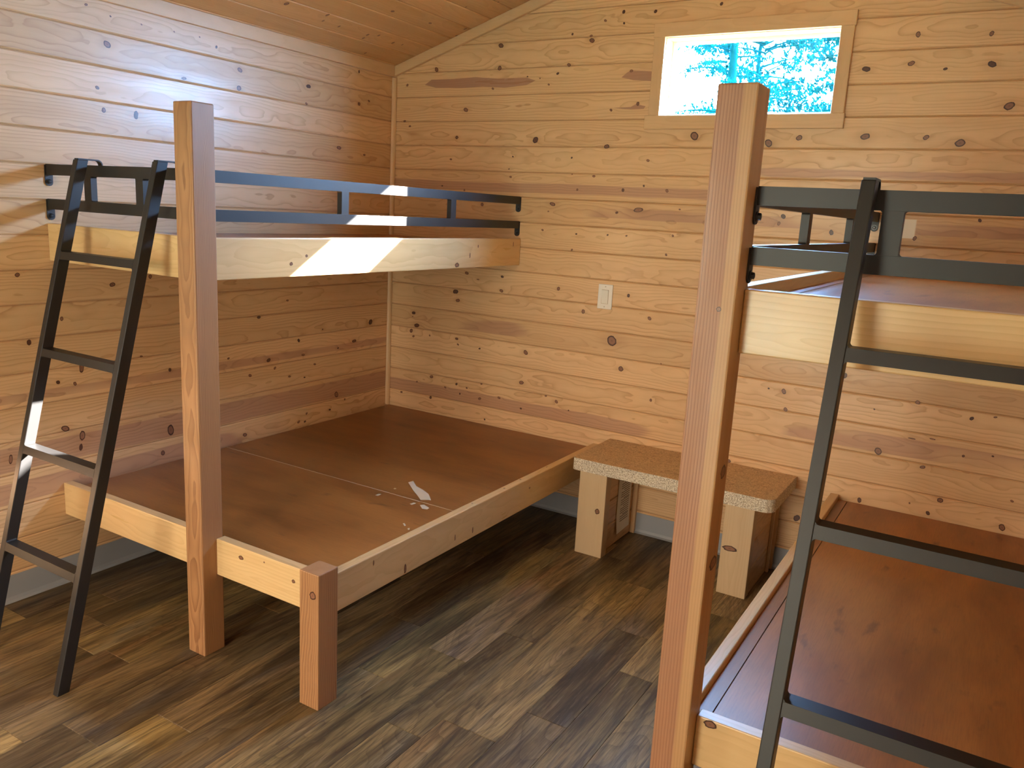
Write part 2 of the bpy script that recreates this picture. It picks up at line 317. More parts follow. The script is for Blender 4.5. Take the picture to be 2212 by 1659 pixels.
# ---------------------------------------------------------------- knots and streaks measured from the photograph (wall coordinates)
KB=[(0.277,2.196,0.0112,0.0114),(0.663,2.292,0.0135,0.0108),(0.661,2.188,0.0119,0.0096),(1.053,2.322,0.0061,0.0051),(1.150,2.309,0.0067,0.0057),(1.156,2.289,0.0127,0.0108),(1.045,2.188,0.0093,0.0078),(0.988,2.151,0.0071,0.0059),(0.089,2.125,0.0078,0.0059),(0.943,2.103,0.0056,0.0047),(0.627,2.093,0.0069,0.0055),(0.470,1.995,0.0126,0.0100),(0.420,1.860,0.0092,0.0073),(0.077,1.943,0.0079,0.0060),(0.113,1.917,0.0069,0.0052),(0.893,2.133,0.0040,0.0033),(0.823,2.143,0.0041,0.0034),(1.045,2.185,0.0071,0.0059),(1.408,2.007,0.0084,0.0075),(1.278,1.982,0.0067,0.0059),(0.420,1.860,0.0092,0.0073),(0.888,1.849,0.0165,0.0138),(1.270,1.821,0.0122,0.0108),(0.388,1.751,0.0068,0.0054),(0.764,1.769,0.0047,0.0038),(1.092,1.768,0.0050,0.0043),(0.745,1.709,0.0039,0.0032),(0.757,1.671,0.0063,0.0052),(1.480,1.761,0.0071,0.0064),(1.215,1.686,0.0070,0.0061),(1.100,1.692,0.0036,0.0031),(0.339,1.615,0.0052,0.0041),(0.481,1.598,0.0059,0.0047),(1.133,1.621,0.0057,0.0050),(1.369,1.627,0.0080,0.0072),(1.470,1.649,0.0052,0.0047),(1.583,1.631,0.0076,0.0070),(1.004,1.549,0.0148,0.0089),(1.453,1.541,0.0262,0.0096),(0.983,1.513,0.0045,0.0038),(1.347,1.524,0.0068,0.0061),(1.651,1.552,0.0044,0.0041),(0.595,1.530,0.0098,0.0080),(0.957,1.422,0.0060,0.0052),(1.144,1.414,0.0050,0.0044),(1.309,1.419,0.0048,0.0043),(1.405,1.421,0.0047,0.0043),(1.630,1.435,0.0057,0.0053),(1.126,1.337,0.0058,0.0051),(1.607,1.348,0.0057,0.0054),(0.518,1.174,0.0102,0.0084),(0.738,1.174,0.0080,0.0068),(0.590,1.147,0.0084,0.0030),(2.521,2.236,0.0092,0.0095),(2.764,2.225,0.0079,0.0085),(2.354,2.119,0.0139,0.0113),(2.512,2.133,0.0119,0.0090),(2.631,2.109,0.0070,0.0054),(2.781,2.119,0.0146,0.0106),(2.858,1.973,0.0167,0.0139),(1.686,1.868,0.0181,0.0169),(2.132,1.861,0.0114,0.0113),(2.384,1.866,0.0168,0.0123),(2.601,1.863,0.0105,0.0091),(2.719,1.843,0.0164,0.0151),(2.010,1.839,0.0157,0.0154),(1.364,2.149,0.0074,0.0065),(1.456,2.392,0.0080,0.0071),(1.304,2.401,0.0084,0.0072),(1.217,2.370,0.0067,0.0057),(1.310,2.353,0.0056,0.0048),(1.749,2.401,0.0074,0.0068),(1.754,2.333,0.0115,0.0061),(2.090,2.358,0.0045,0.0043),(1.067,1.143,0.0093,0.0082),(1.440,1.146,0.0084,0.0078),(0.737,1.102,0.0101,0.0086),(0.468,1.025,0.0115,0.0094),(0.175,0.926,0.0116,0.0093),(0.199,0.859,0.0154,0.0124),(0.162,0.825,0.0117,0.0094),(0.178,0.796,0.0078,0.0062),(0.290,0.814,0.0057,0.0046),(0.471,0.819,0.0091,0.0075),(0.480,0.789,0.0064,0.0053),(0.620,0.785,0.0062,0.0052),(0.902,0.802,0.0131,0.0115),(0.451,1.070,0.0153,0.0126),(0.169,0.906,0.0039,0.0031),(0.312,0.586,0.0110,0.0091),(0.212,0.543,0.0062,0.0050),(0.407,0.541,0.0069,0.0057),(0.481,0.571,0.0077,0.0065),(0.549,0.560,0.0057,0.0048),(0.506,0.521,0.0058,0.0049),(0.635,0.515,0.0084,0.0072),(0.756,0.540,0.0081,0.0071),(0.642,0.597,0.0056,0.0048),(0.310,0.468,0.0091,0.0075),(0.104,0.466,0.0074,0.0060),(0.887,0.642,0.0122,0.0107),(1.097,0.576,0.0091,0.0083),(1.035,0.596,0.0059,0.0053),(0.893,0.505,0.0061,0.0054),(0.673,0.407,0.0056,0.0048),(1.169,0.543,0.0041,0.0037),(1.374,0.923,0.0263,0.0223),(1.432,0.794,0.0143,0.0112),(1.554,1.051,0.0091,0.0086),(1.211,1.046,0.0099,0.0090),(2.601,0.618,0.0155,0.0136),(1.597,0.667,0.0068,0.0065),(2.197,0.806,0.0101,0.0106),(2.213,0.728,0.0073,0.0077),(1.994,0.450,0.0088,0.0091),(1.631,0.847,0.0033,0.0032),(2.132,0.809,0.0041,0.0043),(2.433,0.911,0.0100,0.0109),(2.718,0.845,0.0071,0.0080),(2.214,0.729,0.0076,0.0081),(2.563,0.790,0.0034,0.0038),(2.106,1.544,0.0100,0.0100),(2.305,1.489,0.0095,0.0098),(2.368,1.496,0.0081,0.0085),(2.091,1.514,0.0076,0.0076),(2.826,1.564,0.0060,0.0067),(2.615,1.485,0.0075,0.0082),(2.717,0.845,0.0075,0.0085),(2.912,0.813,0.0070,0.0082),(2.989,0.832,0.0068,0.0036),(2.790,0.707,0.0102,0.0030),(2.717,0.695,0.0134,0.0030),(2.906,0.660,0.0047,0.0056),(2.772,0.586,0.0099,0.0067),(3.093,0.517,0.0060,0.0046),(2.853,0.464,0.0130,0.0086),(2.817,0.401,0.0074,0.0087),(3.077,0.405,0.0125,0.0121),(2.746,0.427,0.0034,0.0039),(3.004,0.679,0.0053,0.0030),(2.558,0.395,0.0091,0.0103),(2.319,0.256,0.0137,0.0150)]
KL=[(-1.640,2.021,0.0145,0.0117),(-1.687,1.863,0.0073,0.0066),(-1.666,1.787,0.0091,0.0082),(-1.534,1.786,0.0107,0.0139),(-1.714,2.140,0.0055,0.0049),(-1.622,2.121,0.0037,0.0033),(-1.496,2.119,0.0036,0.0030),(-1.152,2.103,0.0053,0.0066),(-1.314,1.954,0.0129,0.0048),(-1.353,2.122,0.0038,0.0031),(-1.234,2.126,0.0036,0.0030),(-1.031,2.033,0.0121,0.0091),(-1.038,1.958,0.0106,0.0115),(-2.017,1.193,0.0080,0.0082),(-1.664,1.143,0.0104,0.0097),(-1.499,1.168,0.0088,0.0078),(-0.627,2.027,0.0133,0.0092),(-0.641,1.947,0.0076,0.0053),(-0.275,1.995,0.0110,0.0071),(-0.200,2.020,0.0079,0.0050),(-0.278,2.150,0.0065,0.0070),(-0.156,0.869,0.0162,0.0132),(-0.286,0.777,0.0155,0.0091),(-0.660,0.746,0.0095,0.0071),(-0.690,0.822,0.0084,0.0084),(-0.410,0.752,0.0063,0.0045),(-0.524,0.862,0.0050,0.0036),(-0.763,1.025,0.0072,0.0054),(-0.579,0.688,0.0079,0.0058),(-0.418,1.767,0.0140,0.0094),(-0.229,1.749,0.0086,0.0056),(-1.993,0.952,0.0073,0.0120),(-1.870,1.027,0.0073,0.0072),(-1.805,0.834,0.0098,0.0172),(-1.423,0.774,0.0080,0.0071),(-1.898,0.792,0.0083,0.0063),(-1.834,0.777,0.0070,0.0070),(-1.881,0.611,0.0149,0.0119),(-2.085,0.538,0.0076,0.0164),(-1.817,0.570,0.0100,0.0221),(-1.825,0.525,0.0066,0.0144),(-1.428,0.513,0.0136,0.0282),(-1.470,0.421,0.0107,0.0098),(-1.032,0.409,0.0115,0.0095),(-0.941,0.958,0.0100,0.0078),(-0.884,0.747,0.0121,0.0095),(-1.119,0.785,0.0062,0.0051),(-0.997,0.689,0.0091,0.0073),(-0.845,0.704,0.0079,0.0062),(-1.553,0.848,0.0075,0.0030),(-0.751,0.649,0.0077,0.0059),(-0.650,0.630,0.0061,0.0045),(-0.419,0.503,0.0134,0.0160),(-0.354,0.466,0.0069,0.0049),(-0.635,0.439,0.0072,0.0054),(-0.468,0.429,0.0077,0.0056),(-0.690,0.405,0.0090,0.0069),(-0.647,0.399,0.0072,0.0054)]
KC=[(-0.986,0.234,0.0105,0.0120),(-0.633,0.195,0.0048,0.0082),(-0.445,0.200,0.0058,0.0096),(-0.390,0.221,0.0053,0.0085),(-0.436,0.166,0.0052,0.0087),(-0.259,0.200,0.0062,0.0100),(-0.197,0.208,0.0042,0.0067),(-0.527,0.416,0.0103,0.0074),(-0.266,0.429,0.0100,0.0058),(-0.047,0.479,0.0064,0.0089),(-0.761,0.247,0.0068,0.0116),(-0.738,0.199,0.0046,0.0080),(-0.646,-0.005,0.0062,0.0114),(-0.022,0.410,0.0051,0.0072),(-0.247,0.619,0.0039,0.0052),(-0.295,0.055,0.0049,0.0083),(-0.147,0.730,0.0040,0.0050)]
ST1=[(0.2049,2.1230),(0.2466,2.1470),(0.3859,2.1461),(0.5203,2.1507),(0.6514,2.1395),(0.8190,2.1387),(0.8690,2.1236),(0.8213,2.1050),(0.6967,2.0949),(0.5668,2.1041),(0.4335,2.1008),(0.2766,2.1065)]
ST2=[(1.3176,2.1225),(1.3421,2.1417),(1.3608,2.1513),(1.4642,2.1429),(1.4668,2.1022),(1.3777,2.1090)]
ST3=[(1.2892,1.9914),(1.3751,1.9941),(1.4000,2.0069),(1.4462,1.9958),(1.4377,1.9845),(1.3761,1.9831),(1.3363,1.9860)]
F1=[(0.9538,-1.0076),(0.9584,-0.9792),(1.0072,-1.0222),(1.0549,-1.0403),(1.1045,-1.0667),(1.1553,-1.1180),(1.1449,-1.1203),(1.1207,-1.1403),(1.0740,-1.1033),(1.0310,-1.0719)]
F2=[(1.1530,-1.1869),(1.1640,-1.1736),(1.2000,-1.1888),(1.2029,-1.2064),(1.1833,-1.2126)]
F3=[(1.1150,-1.2018),(1.1190,-1.1797),(1.1305,-1.1807),(1.1293,-1.2065)]
F4=[(0.9515,-1.2122),(0.9515,-1.1902),(0.9627,-1.1875),(0.9657,-1.2113)]
F5=[(1.2191,-1.3735),(1.2223,-1.3673),(1.2411,-1.3825),(1.2405,-1.3901)]
F6=[(1.2622,-1.4007),(1.2649,-1.3916),(1.2750,-1.4044),(1.2726,-1.4097)]
F7=[(0.9562,-1.1072),(0.9560,-1.0958),(0.9670,-1.0981),(0.9672,-1.1095)]


def board_wall(name, axis, const, out, a0, a1, zlist, top, knots, holes=(), hearts={}, stains=(), mat='pine_wall', tones={}, step=.022, da=None, back=.10):
    """tongue-and-groove boards as one wall. axis: 0 = runs along x (plane y=const), 1 = runs along y (plane x=const).
    out: direction (+1/-1) of the wall's back. top(a): ceiling height."""
    mb = MB(mat, 'gap', 'knot', 'heartwood', 'outer')
    def P(a, z, d):
        return (a, const+out*d, z) if axis == 0 else (const+out*d, a, z)
    flip = (axis == 0 and out > 0) or (axis == 1 and out < 0)
    xs = [a0+(a1-a0)*i/max(1, round((a1-a0)/step)) for i in range(max(1, round((a1-a0)/step))+1)]
    for h in holes: xs += [h[0], h[1]]
    xs = sorted(set(round(x, 4) for x in xs))
    for bi, (zb, zt) in enumerate(zip(zlist[:-1], zlist[1:])):
        rnd = random.Random(name+str(round(zb, 2)))
        tn = tones.get(bi, rnd.uniform(.15, .85)); o = rnd.uniform(0, 50); pq = rnd.uniform(.015, .06); pz = rnd.uniform(-.04, .04)
        zs = [(zb, .004), (zb+.0012, .004), (zb+.005, 0.0)]
        nz = 8
        for k in range(1, nz): zs.append((zb+.005+(zt-.005-zb-.005)*k/nz, 0.0))
        zs += [(zt-.005, 0.0), (zt-.0015, .004), (zt, .004)]
        for h in holes:
            for hz in (h[2], h[3]):
                if zb+.01 < hz < zt-.01: zs.append((hz, 0.0))
        zs.sort(key=lambda q: (q[0], -q[1] if q[0] < zb+.01 else q[1]))
        kk = [k for k in knots if zb-.03 < k[1] < zt+.03]
        hb = hearts.get(bi)
        grid = {}
        for i, a in enumerate(xs):
            near = [k for k in kk if abs(k[0]-a) < .16]
            for j, (z, d) in enumerate(zs):
                zz = min(z, top(a))
                wz = 0; hal = 0
                for k in near:
                    R = max(k[2], k[3])
                    dx = (a-k[0])/(R*3.6); dz = (z-k[1])/(R*1.7)
                    g = math.exp(-(dx*dx+dz*dz)); hal = max(hal, g*min(1, R/.012))
                    wz += -(z-k[1])*.45*g
                hv = 0
                if hb:
                    v = (z-zb)/(zt-zb); lo, hi, st, x0, x1 = hb
                    hv = st*max(0, min(1, (a-x0)/.35))*max(0, min(1, (x1-a)/.5))*max(0, min(1, (v-lo)/.12+.5))*max(0, min(1, (hi-v)/.12+.5))
                grid[i, j] = mb.vert(P(a, zz, d), (a+o, z-(zb+zt)/2+pz+wz, pq), (tn, hv, hal))
        for i in range(len(xs)-1):
            am = (xs[i]+xs[i+1])/2
            for j in range(len(zs)-1):
                zm = (zs[j][0]+zs[j+1][0])/2
                if min(zs[j][0], zs[j][0]) > top(am)+.001: continue
                if any(h[0] < am < h[1] and h[2] < zm < h[3] for h in holes): continue
                q = (grid[i, j], grid[i+1, j], grid[i+1, j+1], grid[i, j+1])
                mb.face(q if flip else q[::-1], 1 if (zs[j][1] > .003 and zs[j+1][1] > .003) else 0)
    def clampz(a, z): return min(z, top(a)-.002)
    # knots: flush discs set in the boards
    for ki, k in enumerate(knots):
        rnd = random.Random(ki*7+3); n = 14
        if k[1] > top(k[0])-.02 or any(h[0]-.07 < k[0] < h[1]+.07 and h[2]-.07 < k[1] < h[3]+.07 for h in holes): continue
        sd = rnd.random()
        c = mb.vert(P(k[0], k[1], -.0005), (0, sd, 0)); ring = []
        ph = rnd.uniform(0, 6)
        for i in range(n):
            f = 1+.14*math.sin(2*2*PI*i/n+ph)+.08*rnd.uniform(-1, 1); th = 2*PI*i/n
            ring.append(mb.vert(P(k[0]+k[2]*f*math.cos(th), clampz(k[0], k[1]+k[3]*f*math.sin(th)), -.0003), (1, sd, 0)))
        for i in range(n):
            q = (c, ring[i], ring[(i+1) % n]); mb.face(q if flip else q[::-1], 2)
    for st in stains:
        ids = [mb.vert(P(x, z, -.0002), (x, z-.01, .03), (.5, 0, 0)) for x, z in st]
        A = sum(st[i][0]*st[(i+1) % len(st)][1]-st[(i+1) % len(st)][0]*st[i][1] for i in range(len(st)))
        if (A > 0) != flip: ids = ids[::-1]
        mb.face(ids, 3)
    # solid backing
    cuts = sorted(set([a0, a1]+[h[0] for h in holes]+[h[1] for h in holes]+([RID] if axis == 0 else [])))
    for c0, c1 in zip(cuts[:-1], cuts[1:]):
        zr = [(zlist[0]-.02, None)]
        hs = [h for h in holes if h[0]-1e-6 <= c0 and c1 <= h[1]+1e-6]
        spans = [(zlist[0]-.02, None)] if not hs else [(zlist[0]-.02, hs[0][2]), (hs[0][3], None)]
        e0 = c0-(.0999 if c0 == a0 else 0); e1 = c1+(.0999 if c1 == a1 else 0)
        for s0, s1 in spans:
            if s1 is not None and s1-s0 < .02: continue
            t0 = s1 if s1 is not None else top(c0)+.0; t1 = s1 if s1 is not None else top(c1)+.0
            pts = []
            for z_i in (0, 1):
                for d in (.0046, back):
                    for a, tt in ((e0, t0), (e1, t1)):
                        pts.append(P(a, s0 if z_i == 0 else tt, d))
            if axis == 1: pts = [pts[i] for i in (0, 2, 1, 3, 4, 6, 5, 7)]
            mb.hexa(pts, axis=axis, mi=4)
    return mb.build(name)

def top_x(a): return ZE + SL*min(a, RW-a)

# ================================================================ THE ROOM
WX0, WX1, WZ0, WZ1 = 1.522, 2.241, 1.957, 2.277
FY0, FY1, FZ0, FZ1 = -4.0, -3.3, .9, 1.7
ZL = [SEAM0-4*PITCH+.001] + [SEAM0+PITCH*k for k in range(-3, 19)]
ZL[0] = -.002
tag(board_wall('wall_back', 0, 0.0, 1, 0.0, RW, ZL, top_x, KB, holes=[(WX0-.0125, WX1+.0125, WZ0-.0125, WZ1+.0125)],
    hearts={4: (-.2, .55, .95, -.4, 1.8), 5: (.1, .8, .5, 1.9, 3.9), 7: (.2, .9, .45, -.4, 1.3), 12: (.3, .8, .6, .9, 3.9), 13: (.15, .6, .85, -.4, 3.9), 14: (.02, .40, .8, 1.7, 3.9), 18: (.1, .8, .35, 1.9, 3.9), 10: (.1, .8, .4, 2.3, 3.9)},
    stains=[ST1, ST2, ST3], tones={3: .85, 4: .55, 5: .6, 6: .75, 9: .6, 13: .5, 14: .6, 15: .55, 16: .6, 17: .62, 18: .7}), kind='structure')
tag(board_wall('wall_left', 1, 0.0, -1, YF, 0.0, ZL, lambda a: ZE, KL,
    hearts={4: (.05, .85, 1.0, -6, .4), 3: (.1, .75, .8, -6, -.8), 6: (.1, .5, .7, -6, .4), 12: (.5, .95, .3, -1.5, 0)}, holes=[(FY0, FY1, FZ0, FZ1)], tones={4: .4, 3: .5, 5: .55, 8: .45, 7: .5, 9: .5}, step=.03), kind='structure')

def plain_wall(name, axis, const, out, a0, a1, top, holes=()):
    return tag(board_wall(name, axis, const, out, a0, a1, ZL, top, [], holes=holes, step=.35), kind='structure')
plain_wall('wall_right', 1, RW, 1, YF, 0.0, lambda a: ZE)
DX0, DX1, DZ1 = 1.10, 2.0, 2.05
plain_wall('wall_front', 0, YF, -1, 0.0, RW, top_x, holes=[(DX0, DX1, -.1, DZ1)])

# ceiling: boards run front to back on both slopes
mb = MB('pine_ceiling', 'gap', 'knot', 'outer')
cx = PITCH*math.cos(math.atan(SL)); nrm = Vector((SL, 0, -1)).normalized()
for side in (0, 1):
    k = 0; x = .026
    edges = [0.0] + [x+cx*i for i in range(0, 15) if x+cx*i < RID-.02] + [RID]
    for i, (xa, xb) in enumerate(zip(edges[:-1], edges[1:])):
        rnd = random.Random(i*3+side); tn = rnd.uniform(.2, .8); o = rnd.uniform(0, 50); pq = rnd.uniform(.015, .06); pz = rnd.uniform(-.04, .04)
        prof = [(xa, .005), (xa+.002, .005), (xa+.007, 0)]+[(xa+.007+(xb-.005-xa-.007)*j/5, 0) for j in range(1, 5)]+[(xb-.005, 0), (xb-.003, .005), (xb, .005)]
        ys = [YF+(0-YF)*j/120 for j in range(121)]; g = {}
        for j, y in enumerate(ys):
            for q, (xx, dd) in enumerate(prof):
                X = xx if side == 0 else RW-xx
                hal = 0
                if side == 0:
                    for kn in KC:
                        if abs(kn[0]-y) < .1 and abs(kn[1]-xx) < .05: hal = max(hal, math.exp(-((y-kn[0])/(kn[2]*3.5))**2-((xx-kn[1])/(kn[3]*1.8))**2))
                g[j, q] = mb.vert((X, y, ZE+SL*xx+dd), (y+o, xx-(xa+xb)/2+pz, pq), (tn, 0, hal))
        for j in range(120):
            for q in range(len(prof)-1):
                f = (g[j, q], g[j+1, q], g[j+1, q+1], g[j, q+1])
                mb.face(f if side == 0 else f[::-1], 1 if prof[q][1] > .004 and prof[q+1][1] > .004 else 0)
for ki, kn in enumerate(KC):
    if not (.03 < kn[1] < RID): continue
    c = mb.vert((kn[1], kn[0], ZE+SL*kn[1]-.0006), (0, random.random(), 0))
    ring = [mb.vert((kn[1]+kn[3]*math.cos(2*PI*i/12), kn[0]+kn[2]*math.sin(2*PI*i/12), ZE+SL*(kn[1]+kn[3]*math.cos(2*PI*i/12))-.0005), (1, 0, 0)) for i in range(12)]
    for i in range(12): mb.face((c, ring[i], ring[(i+1) % 12])[::-1], 2)
for s0, s1 in ((-.12, RID), (RID, RW+.12)):
    z = lambda a: ZE+SL*min(a, RW-a)
    mb.hexa([(a, y, z(a)+d) for d in (.006, .12) for y in (YF-.12, .12) for a in (s0, s1)], axis=1, mi=3)
tag(mb.build('ceiling'), kind='structure')

# floor: vinyl planks of uneven width laid front to back
mb = MB('floor', 'floor_gap')
strips = [0, .16, .295, .433, .566, .700, .832, 1.006, 1.155, 1.308, 1.42, 1.577, 1.702, 1.888, 2.027, 2.148, 2.30, 2.43, 2.60, 2.73, 2.90, 3.04, 3.17, RW]
joints = {2: [-2.022, -.9], 4: [-2.119, -.8, -3.1], 6: [-2.42, -1.1], 7: [-2.237, -.7, -3.4], 5: [-2.525, -1.6], 8: [-1.364, -.3, -2.75], 9: [-1.70, -.45, -2.9], 10: [-1.466, -2.7, -.2],
          11: [-1.874, -1.217, -.35, -3.0], 12: [-1.766, -.55, -2.9], 13: [-1.587, -.94, -2.6], 14: [-1.2, -2.3], 15: [-1.9, -.6, -3.0]}
for i, (xa, xb) in enumerate(zip(strips[:-1], strips[1:])):
    rnd = random.Random(100+i)
    ys = sorted(set([YF, 0.0]+joints.get(i, [])+([] if i in joints else [-.3-rnd.random(), -1.7-rnd.random()])+[-3.9-rnd.random()*.4]))
    for ya, yb in zip(ys[:-1], ys[1:]):
        o = rnd.uniform(0, 50); tn = rnd.random(); hu = rnd.random(); e = .0016
        ids = [mb.vert((x, y, z), (y+o, x, o), (tn, hu, 0)) for z, e2 in ((.0, e), (-.0015, 0)) for x, y in ((xa+e2, ya+e2), (xb-e2, ya+e2), (xb-e2, yb-e2), (xa+e2, yb-e2))]
        mb.face(ids[:4]); 
        for k in range(4): mb.face((ids[k], ids[4+k], ids[4+(k+1) % 4], ids[(k+1) % 4]), 0)
mb.box(-.1, RW+.1, YF-.12, .1, -.12, -.0016, mi=1)
tag(mb.build('floor'), kind='structure')

# skirting, corner and rake trims
def cove(name, a, b, nx, ny):
    mb = MB('vinyl_base'); d = Vector((nx, ny, 0)); pr = [(.0005, .102), (.0035, .102), (.004, .02), (.007, .008), (.016, .001), (.0005, .001)]
    mb.prism([Vector(a)+d*q+Vector((0, 0, z)) for q, z in pr], Vector(b)-Vector(a)); return tag(mb.build(name), kind='structure')
cove('baseboard_left', (0, YF+.02, 0), (0, -.02, 0), 1, 0)
cove('baseboard_back', (.02, 0, 0), (RW-.02, 0, 0), 0, -1)
cove('baseboard_right', (RW, YF+.02, 0), (RW, -.02, 0), -1, 0)
def trim(n, build):
    mb = MB('trim'); build(mb); return tag(mb.build('trim_%d' % n, bevel=.0015, seg=1), kind='structure')
RK = .0505
trim(1, lambda mb: mb.hexa([(0, -.019, ZE-RK), (RID, -.019, ZE-RK+SL*RID), (0, -.0005, ZE-RK), (RID, -.0005, ZE-RK+SL*RID), (0, -.019, ZE-.0005), (RID, -.019, ZE+SL*RID-.0005), (0, -.0005, ZE-.0005), (RID, -.0005, ZE+SL*RID-.0005)], axis=0, tone=.55))
trim(2, lambda mb: mb.hexa([(RID, -.019, ZE-RK+SL*RID), (RW, -.019, ZE-RK), (RID, -.0005, ZE-RK+SL*RID), (RW, -.0005, ZE-RK), (RID, -.019, ZE+SL*RID-.0005), (RW, -.019, ZE-.0005), (RID, -.0005, ZE+SL*RID-.0005), (RW, -.0005, ZE-.0005)], axis=0, tone=.5))
def quarter(mb):
    pts = [Vector((.001, -.001, ZPL+.001))]
    for i in range(7):
        th = PI/2*i/6; pts.append(Vector((.001+.020*math.cos(th), -.001-.020*math.sin(th), ZPL+.001)))
    mb.prism(pts[::-1], (0, 0, ZE-RK-.002-ZPL), smooth=False)
    for i, co in enumerate(mb.v): mb.wl[i] = (co[2], co[0], co[1]+.04)
trim(3, quarter)
trim(4, lambda mb: mb.box(.0005, .019, YF+.01, -.0195, ZE-RK, ZE+.0055, axis=1, tone=.5))

# small high window on the back wall
w1 = empty('window_1', ((WX0+WX1)/2, 0, WZ0)); tag(w1, kind='structure')
CW = .0575
mb = MB('trim')
mb.box(WX0-CW, WX1+CW, -.018, -.0004, WZ1+.003, WZ1+.003+CW, axis=0, tone=.6, seed=3)
mb.box(WX0-CW-.012, WX1+CW, -.018, -.0004, WZ0-.003-CW, WZ0-.003, axis=0, tone=.6, seed=4)
mb.box(WX0-CW+.004, WX0-.003, -.0178, -.0004, WZ0-.003, WZ1+.003, axis=2, tone=.45, seed=5)
mb.box(WX1+.003, WX1+CW-.004, -.0178, -.0004, WZ0-.003, WZ1+.003, axis=2, tone=.2, seed=9, heart=.35)
mb.build('casing', w1, bevel=.0015, seg=1)
mb = MB('trim')
T = .012
mb.box(WX0-T, WX0, -.002, .100, WZ0-T, WZ1+T, axis=2, tone=.8); mb.box(WX1, WX1+T, -.002, .100, WZ0-T, WZ1+T, axis=2, tone=.8)
mb.box(WX0, WX1, -.002, .100, WZ0-T, WZ0, axis=0, tone=.8); mb.box(WX0, WX1, -.002, .100, WZ1, WZ1+T, axis=0, tone=.8)
mb.build('jamb', w1)
def glazed(root, x0, x1, z0, z1, y0, y1, b=.018):
    mb = MB('winframe')
    mb.box(x0, x0+b, y0, y1, z0, z1); mb.box(x1-b, x1, y0, y1, z0, z1); mb.box(x0+b, x1-b, y0, y1, z0, z0+b); mb.box(x0+b, x1-b, y0, y1, z1-b, z1)
    mb.build('window_frame', root, bevel=.002)
    mb = MB('glass'); ym = (y0+y1)/2
    i = [mb.vert(p) for p in ((x0+b, ym, z0+b), (x1-b, ym, z0+b), (x1-b, ym, z1-b), (x0+b, ym, z1-b))]; mb.face(i); mb.build('pane', root)
glazed(w1, WX0, WX1, WZ0, WZ1, .074, .098, .013)
# unseen left-wall window and open doorway behind the camera, added for warm light
w2 = empty('added_window', (0, (FY0+FY1)/2, FZ0)); tag(w2, kind='structure')
mb = MB('winframe'); b_ = .04
for q in ((FY0, FY0+b_, FZ0, FZ1), (FY1-b_, FY1, FZ0, FZ1), (FY0+b_, FY1-b_, FZ0, FZ0+b_), (FY0+b_, FY1-b_, FZ1-b_, FZ1)): mb.box(-.085, -.055, *q)
mb.build('window_frame', w2, bevel=.002)
mb = MB('glass'); i = [mb.vert(p) for p in ((-.07, FY0+b_, FZ0+b_), (-.07, FY1-b_, FZ0+b_), (-.07, FY1-b_, FZ1-b_), (-.07, FY0+b_, FZ1-b_))]; mb.face(i); mb.build('pane', w2)
mb = MB('trim')
for q in ((FY0-.06, FY0+.002, FZ0-.06, FZ1+.06), (FY1-.002, FY1+.06, FZ0-.06, FZ1+.06), (FY0, FY1, FZ0-.06, FZ0+.002), (FY0, FY1, FZ1-.002, FZ1+.06)): mb.box(.0005, .018, *q, axis=1)
mb.build('casing', w2)
d1 = empty('added_doorway', (DX0, YF, 0)); tag(d1, kind='structure')  # assumed doorway, out of view, added to let in warm light
mb = MB('trim'); mb.box(DX0-.07, DX0, YF, YF+.02, 0, DZ1+.07); mb.box(DX1, DX1+.07, YF, YF+.02, 0, DZ1+.07); mb.box(DX0, DX1, YF, YF+.02, DZ1, DZ1+.07, axis=0)
mb.build('door_frame', d1)
mb = MB('pine_rail', 'steel'); mb.box(DX0-.045, DX0-.005, YF-.98, YF-.1, .02, DZ1-.01); mb.build('door_leaf', d1, bevel=.003)
mb = MB('screw'); mb.cyl((DX0-.005, YF-.92, 1.0), (DX0+.05, YF-.92, 1.0), .012); mb.cyl((DX0+.05, YF-.92, 1.0), (DX0+.07, YF-.92, 1.0), .027, .022); mb.build('door_handle', d1)

# ================================================================ STEEL PARTS
def fil(mb, cx_, cz_, sx_, sz_, r, y0, y1, to=lambda x, y, z: (x, y, z)):
    """concave corner weld, corner at (cx,cz), arms going sx, sz"""
    pts = [(cx_, cz_)]
    for i in range(5):
        th = PI/2*i/4; pts.append((cx_+sx_*r*(1-math.sin(th)), cz_+sz_*r*(1-math.cos(th))))
    P = [Vector(to(x, y0, z)) for x, z in pts]; Q = [Vector(to(x, y1, z)) for x, z in pts]
    b = len(mb.v); n = len(P)
    for p in P+Q: mb.vert(p)
    mb.face(range(b, b+n)); mb.face(range(b+2*n-1, b+n-1, -1))
    for i in range(n): j = (i+1) % n; mb.face((b+i, b+n+i, b+n+j, b+j))

